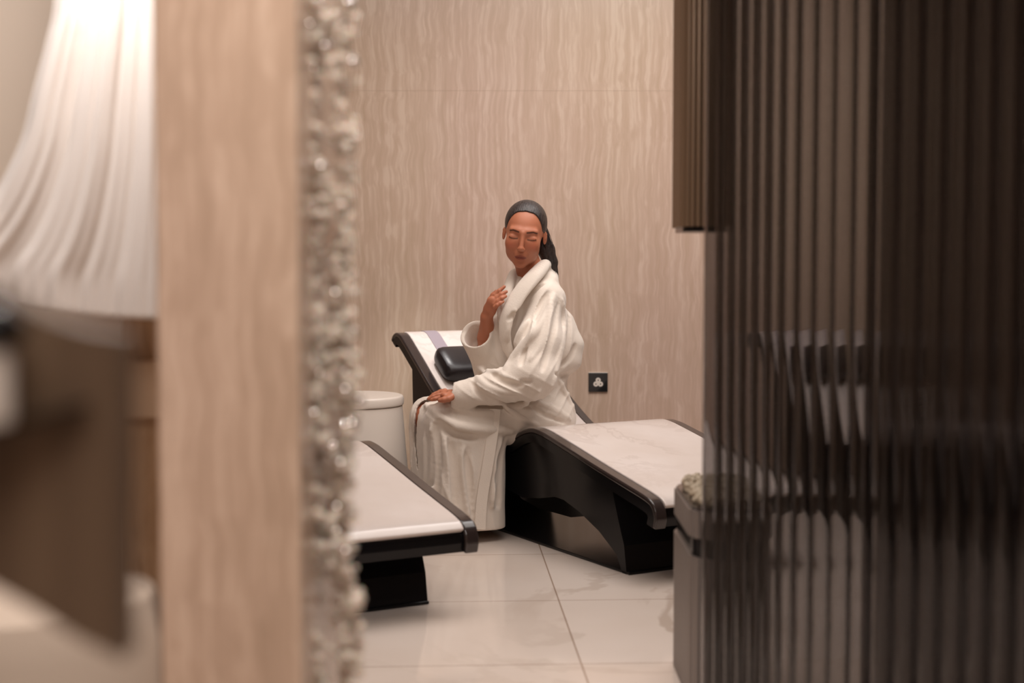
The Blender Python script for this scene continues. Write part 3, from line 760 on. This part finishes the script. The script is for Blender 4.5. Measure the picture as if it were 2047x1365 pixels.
def build_robe():
    v = Vol((-.50, 4.80, .03), (.36, 5.62, 1.06), 0.0038)
    CH = (SL + SR) / 2 - UP * .11
    # near sleeve
    v.cap(SL, SL * .45 + EL * .55, .056, .080, .04); v.cap(SL * .45 + EL * .55, EL, .082, .078, .03)
    v.cap(EL, EL * .5 + WL * .5 - UP * .01, .080, .060, .03); v.cap(EL * .5 + WL * .5 - UP * .01, at(921, 787, 5.02), .060, .046, .02)
    # cuff of the near sleeve
    v.cap(at(905, 787, 5.02), at(918, 787, 5.02), .036, .036, .004, '-')
    v.plane_cut(at(914, 787, 5.02), (-1, 0, .1), at(880, 850, 4.9), at(925, 745, 5.12))
    v.chain([at(918, 789, 5.018), at(934, 789, 5.018)], [.047, .050], .008)
    v.cap(at(900, 787, 5.02), at(930, 787, 5.02), .037, .034, .004, '-')
    # torso
    v.cap(at(1066, 605, 5.27), at(1074, 690, 5.27), .108, .138, .05, flat=(UP, .9)); v.cap(at(1070, 680, 5.27), at(1064, 770, 5.28), .137, .112, .05)
    v.cap(at(1066, 770, 5.28), at(1074, 822, 5.27), .112, .130, .04); v.ell(at(1076, 838, 5.26), (.135, .15, .10), None, .04)
    v.cap(SL, SR, .052, .050, .04)
    v.cap(NECK + np.array([.02, 0, -.01]), SL + np.array([.01, .03, -.01]), .052, .052, .04)
    # lap and skirt
    for s_, K, A in ((1, KL, AL), (-1, KR, AR)):
        hp = HIP + NL * s_ * .085 - UP * .01
        v.cap(hp, K - DF * .01, .094, .076, .018)
    # skirt block: hull of vertical capsules hung from the thighs
    for s_ in np.linspace(-1, 1, 7):
        for t0, t1, r0 in ((.405, .43, .045), (.33, .34, .05), (.27, .28, .05), (.235, .245, .045)):
            a = HIP + DF * t0 + NL * (s_ * .115 + .012); b = HIP + DF * t1 + NL * (s_ * (.125) + .012)
            a[2] = .41; b[2] = .02
            v.cap(a, b, r0, r0 + .004, .04)
    # far sleeve, open end up
    a = at(954, 674, 5.17); b = at(982, 738, 5.22)
    v.cap(a, b, .061, .055, .02); v.cap(b, at(1010, 700, 5.33), .06, .07, .03); v.cap(at(1010, 700, 5.33), SR, .075, .050, .04)
    return v

def robe_details(v):
    y0, y1 = 4.82, 5.5
    S = lambda pix, r, op='+', k=.014, sink=0.0, **kw: v.stroke(pix, r, y0, y1, k, op, sink, **kw)
    v.cap(at(1044, 528, 5.17), at(1034, 562, 5.13), .034, .014, .006, '-'); v.cap(at(1056, 525, 5.22), at(1042, 552, 5.20), .040, .022, .006, '-')
    # collar roll (near lapel) from behind the neck down across the chest, and the far lapel
    for dx in (0,):
        P = [at(1096, 545, 5.33), at(1090, 531, 5.27), at(1080, 539, 5.19), at(1064, 556, 5.14), at(1047, 576, 5.115), at(1030, 600, 5.10), at(1017, 624, 5.09), at(1009, 650, 5.095), at(1009, 678, 5.105), at(1020, 712, 5.11), at(1034, 742, 5.13)]
        P = list(catmull(P, 5)); n = len(P); v.chain(P, [.016 + .014 * math.sin(math.pi * min(1, (i / (n - 1)) ** .7)) for i in range(n)], .004, flat=((-.35, -.9, .25), 2.5))
        P = [at(1090, 560, 5.36), at(1100, 552, 5.30), at(1104, 560, 5.22)]
        v.chain(P, [.03, .026, .02], .02)
        P = [at(1060, 545, 5.36), at(1030, 547, 5.30), at(1021, 562, 5.22), at(1013, 585, 5.16), at(1004, 612, 5.14), at(1004, 640, 5.13)]
        P = list(catmull(P, 5)); v.chain(P, [.018] * len(P), .008, flat=((-.5, -.8, .2), 1.5))
    v.cap(at(1006, 655, 5.20), at(1003, 735, 5.20), .052, .06, .02)
    # deep creases and ridges
    S([(1088, 566), (1060, 590), (1035, 618), (1016, 640)], .0065, '-', .010)
    S([(1000, 612), (996, 650), (1000, 690), (1016, 725)], .0045, '-', .008)
    S([(1094, 585), (1072, 620), (1056, 655), (1046, 700), (1042, 728)], .007, '-', .014)
    S([(1108, 590), (1090, 630), (1070, 665), (1046, 690), (1026, 716), (1008, 738)], .010, '+', .016)
    S([(1118, 600), (1108, 650), (1092, 700), (1084, 740)], .006, '-', .014)
    S([(1102, 600), (1094, 650), (1080, 690), (1060, 720)], .007, '+', .014)
    S([(1134, 610), (1138, 660), (1130, 710), (1118, 742)], .008, '-', .014)
    S([(1124, 600), (1126, 660), (1116, 720), (1104, 770)], .008, '+', .016)
    S([(985, 745), (1000, 760), (1030, 768), (1060, 762)], .006, '-', .012)
    S([(952, 752), (972, 772), (1002, 782), (1034, 786)], .007, '+', .014)
    S([(945, 762), (958, 786), (985, 802), (1020, 806)], .006, '-', .012)
    S([(990, 800), (1020, 812), (1052, 802), (1080, 780)], .008, '+', .014)
    S([(955, 735), (975, 745), (995, 742)], .008, '+', .014)
    S([(1055, 640), (1040, 665), (1030, 690)], .007, '+', .014)
    S([(1030, 620), (1018, 650), (1012, 680)], .006, '+', .012)
    S([(1070, 805), (1100, 815), (1140, 838)], .007, '+', .014)
    S([(1060, 812), (1090, 830), (1130, 845)], .005, '-', .012)
    S([(1010, 812), (1040, 835), (1075, 850)], .006, '+', .012)
    S([(1118, 760), (1132, 790), (1146, 820)], .007, '+', .014)
    # blousing of the back above the belt
    v.chain([at(1134, 640, 5.27), at(1146, 690, 5.26), at(1140, 722, 5.25), at(1118, 735, 5.23)], [.018, .030, .030, .022], .035)
    S([(1150, 690), (1138, 716), (1122, 730)], .006, '-', .012)
    S([(1112, 748), (1126, 752), (1138, 748)], .007, '-', .012)
    # lap: long curved fold from the knee back under the arm, cloth edge over the knee, opening
    S([(850, 806), (872, 826), (900, 846), (940, 856), (985, 860), (1030, 862)], .0095, '+', .018)
    S([(872, 846), (905, 864), (950, 874)], .006, '-', .022)
    S([(905, 812), (950, 826), (1000, 828)], .005, '+', .014)
    # robe opening at the knees
    S([(864, 795), (844, 797), (828, 812), (822, 842), (820, 875), (820, 905), (824, 940)], .006, '+', .006)
    for i, (pix, r) in enumerate([([(862, 850), (868, 920), (862, 1000)], .007), ([(890, 880), (900, 950), (898, 1020)], .008), ([(925, 900), (930, 960), (940, 1040)], .008), ([(1000, 880), (990, 940), (985, 1010)], .010), ([(850, 870), (852, 930), (848, 980)], .005)]):
        S(pix, r, '+', .02); S([(x + 9, y) for x, y in pix], r * .8, '-', .02)
    # soft overall undulation
    sl, X, Y, Z = v.sub(v.lo, v.lo + v.n * v.h)
    wv = 1.3 * np.sin(7 * Z + 3 * X + 1) + 0.9 * np.sin(13 * X - 9 * Z + 2) + 0.5 * np.sin(23 * Z + 11 * X)
    def folds(nx, nz, sp, amp, cx, cz, rx, rz, ph=0.0, p=2.2, ny=0.0):
        c = at(cx, cz, 5.1); m = np.exp(-((X - c[0]) / rx) ** 2 - ((Z - c[2]) / rz) ** 2)
        w = (1 - np.abs(np.sin((nx * X + nz * Z + ny * Y) * math.pi / sp + wv * .8 + ph))) ** p
        v.F[:] -= (amp * m * (w - 0.3)).astype(np.float32)
    folds(.86, -.5, .052, .011, 1075, 668, .075, .15)            # near sleeve, shoulder to elbow
    folds(.55, .84, .045, .009, 1012, 775, .14, .055, .6)        # forearm sleeve
    folds(.97, .22, .075, .0065, 925, 960, .17, .17, .3)          # skirt
    folds(.30, .95, .060, .006, 935, 825, .13, .04, .9)          # lap
    folds(.75, -.66, .045, .008, 1118, 800, .07, .06, .4)        # seat and hip
    folds(.95, .3, .050, .005, 1000, 720, .03, .05, .2)           # chest front
    v.F += (0.0012 * np.sin(31 * X + 12 * Z + 3 * np.sin(9 * Z)) * np.sin(19 * Z - 23 * Y + 1)).astype(np.float32)
    slit = []
    for q in catmull([(868, 800), (850, 803), (837, 815), (831, 843), (830, 876), (832, 906), (835, 938)], 5):
        h = v.hit(q[0], q[1], 4.82, 5.5)
        if h is not None: slit.append(h)
    n_ = len(slit)
    for dz_ in (0.0, .008, .016, .024, .032, .040):       # a narrow deep gap between the two fronts of the robe
        v.chain([p + np.array([.15 * dz_, dz_, 0]) for p in slit], [.0022 + .0058 * math.sin(math.pi * i_ / (n_ - 1)) ** .8 for i_ in range(n_)], .0015, '-')
    # open the far sleeve
    a = at(954, 674, 5.17)
    n = at(935, 640, 5.08) - at(958, 690, 5.19)
    pc_ = at(956, 669, 5.155)
    v.plane_cut(pc_, n, a - np.array([.10, .10, .06]), at(986, 640, 5.10) + np.array([.0, .08, .03]))
    v.cap(at(937, 634, 5.10), at(960, 688, 5.18), .052, .044, .004, '-')
    v.plane_cut((0, 5, .042), (0, 0, -1), v.lo, v.lo + v.n * v.h)
    return v

def cloth_strip(name, pts, wdir, half, thick, m, parent):
    bm = bmesh.new(); P = catmull(pts, 8); rows = []
    for i, p in enumerate(P):
        d = P[min(i + 1, len(P) - 1)] - P[max(i - 1, 0)]; d /= np.linalg.norm(d); w = np.array(wdir, float); w -= d * (w @ d); w /= np.linalg.norm(w); n = np.cross(d, w)
        rows.append([bm.verts.new(tuple(p + w * a * half + n * b * thick)) for a, b in ((-1, -.6), (0, -1), (1, -.6), (1, .6), (0, 1), (-1, .6))])
    for a, b in zip(rows, rows[1:]):
        for i in range(6): bm.faces.new((a[i], a[(i + 1) % 6], b[(i + 1) % 6], b[i]))
    bm.faces.new(rows[0][::-1]); bm.faces.new(rows[-1])
    return from_bm(name, bm, m, parent, smooth=True)

if exec_person:
    person = link('person', build_body(), M_SKIN)
    tag(person, 'woman with dark ponytail in a white bathrobe seated on the lounger, hand at her collar', 'person')
    link('hair', build_hair(), M_HAIR, person)['label'] = 'dark hair pulled back into a low ponytail'
    cu = bpy.data.curves.new('loose_hair_strand', 'CURVE'); cu.dimensions = '3D'; cu.bevel_depth = 0.0011; cu.bevel_resolution = 2
    for pix in ([(1092, 452), (1100, 472), (1108, 495), (1113, 520), (1116, 545)], [(1093, 460), (1103, 485), (1108, 510), (1112, 540), (1113, 556)], [(1096, 500), (1108, 530), (1113, 560), (1119, 572)]):
        sp = cu.splines.new('NURBS'); sp.points.add(len(pix) - 1); sp.use_endpoint_u = True; sp.order_u = 3
        for k, q in enumerate(pix): sp.points[k].co = (*at(q[0], q[1], 5.26), 1); sp.points[k].radius = 1.0 - .2 * k
    o = bpy.data.objects.new('strand_guide', cu); COL.objects.link(o); bpy.context.view_layer.update()
    me = bpy.data.meshes.new_from_object(o.evaluated_get(bpy.context.evaluated_depsgraph_get())); bpy.data.objects.remove(o); bpy.data.curves.remove(cu)
    me.materials.clear(); link('loose_hair_strand', me, M_HAIR, person)
    v = robe_details(build_robe()); me, V_ = v.mesh('bathrobe')
    link('bathrobe', me, M_ROBE, person)['label'] = 'white terry bathrobe'
    bp = []
    for x, y in ((990, 818), (987, 850), (982, 885), (975, 930), (967, 975), (962, 1015), (960, 1058)):
        h = v.hit(x, y, 4.8, 5.4); bp.append(h if h is not None else at(x, y, bp[-1][1]))
    ys = np.array([b[1] for b in bp]); ys[1:] = np.minimum(ys[1:], ys[0] + 0); 
    for _ in range(2): ys[1:-1] = (ys[:-2] + ys[1:-1] + ys[2:]) / 3
    bp = [at(q[0], q[1], yy - .011) for q, yy in zip(((990, 818), (987, 850), (982, 885), (975, 930), (967, 975), (962, 1015), (960, 1058)), ys)]
    cloth_strip('belt', bp, (1, 0, 0), .019, .004, M_ROBE, person)['label'] = 'robe belt hanging down to the floor'
    del v
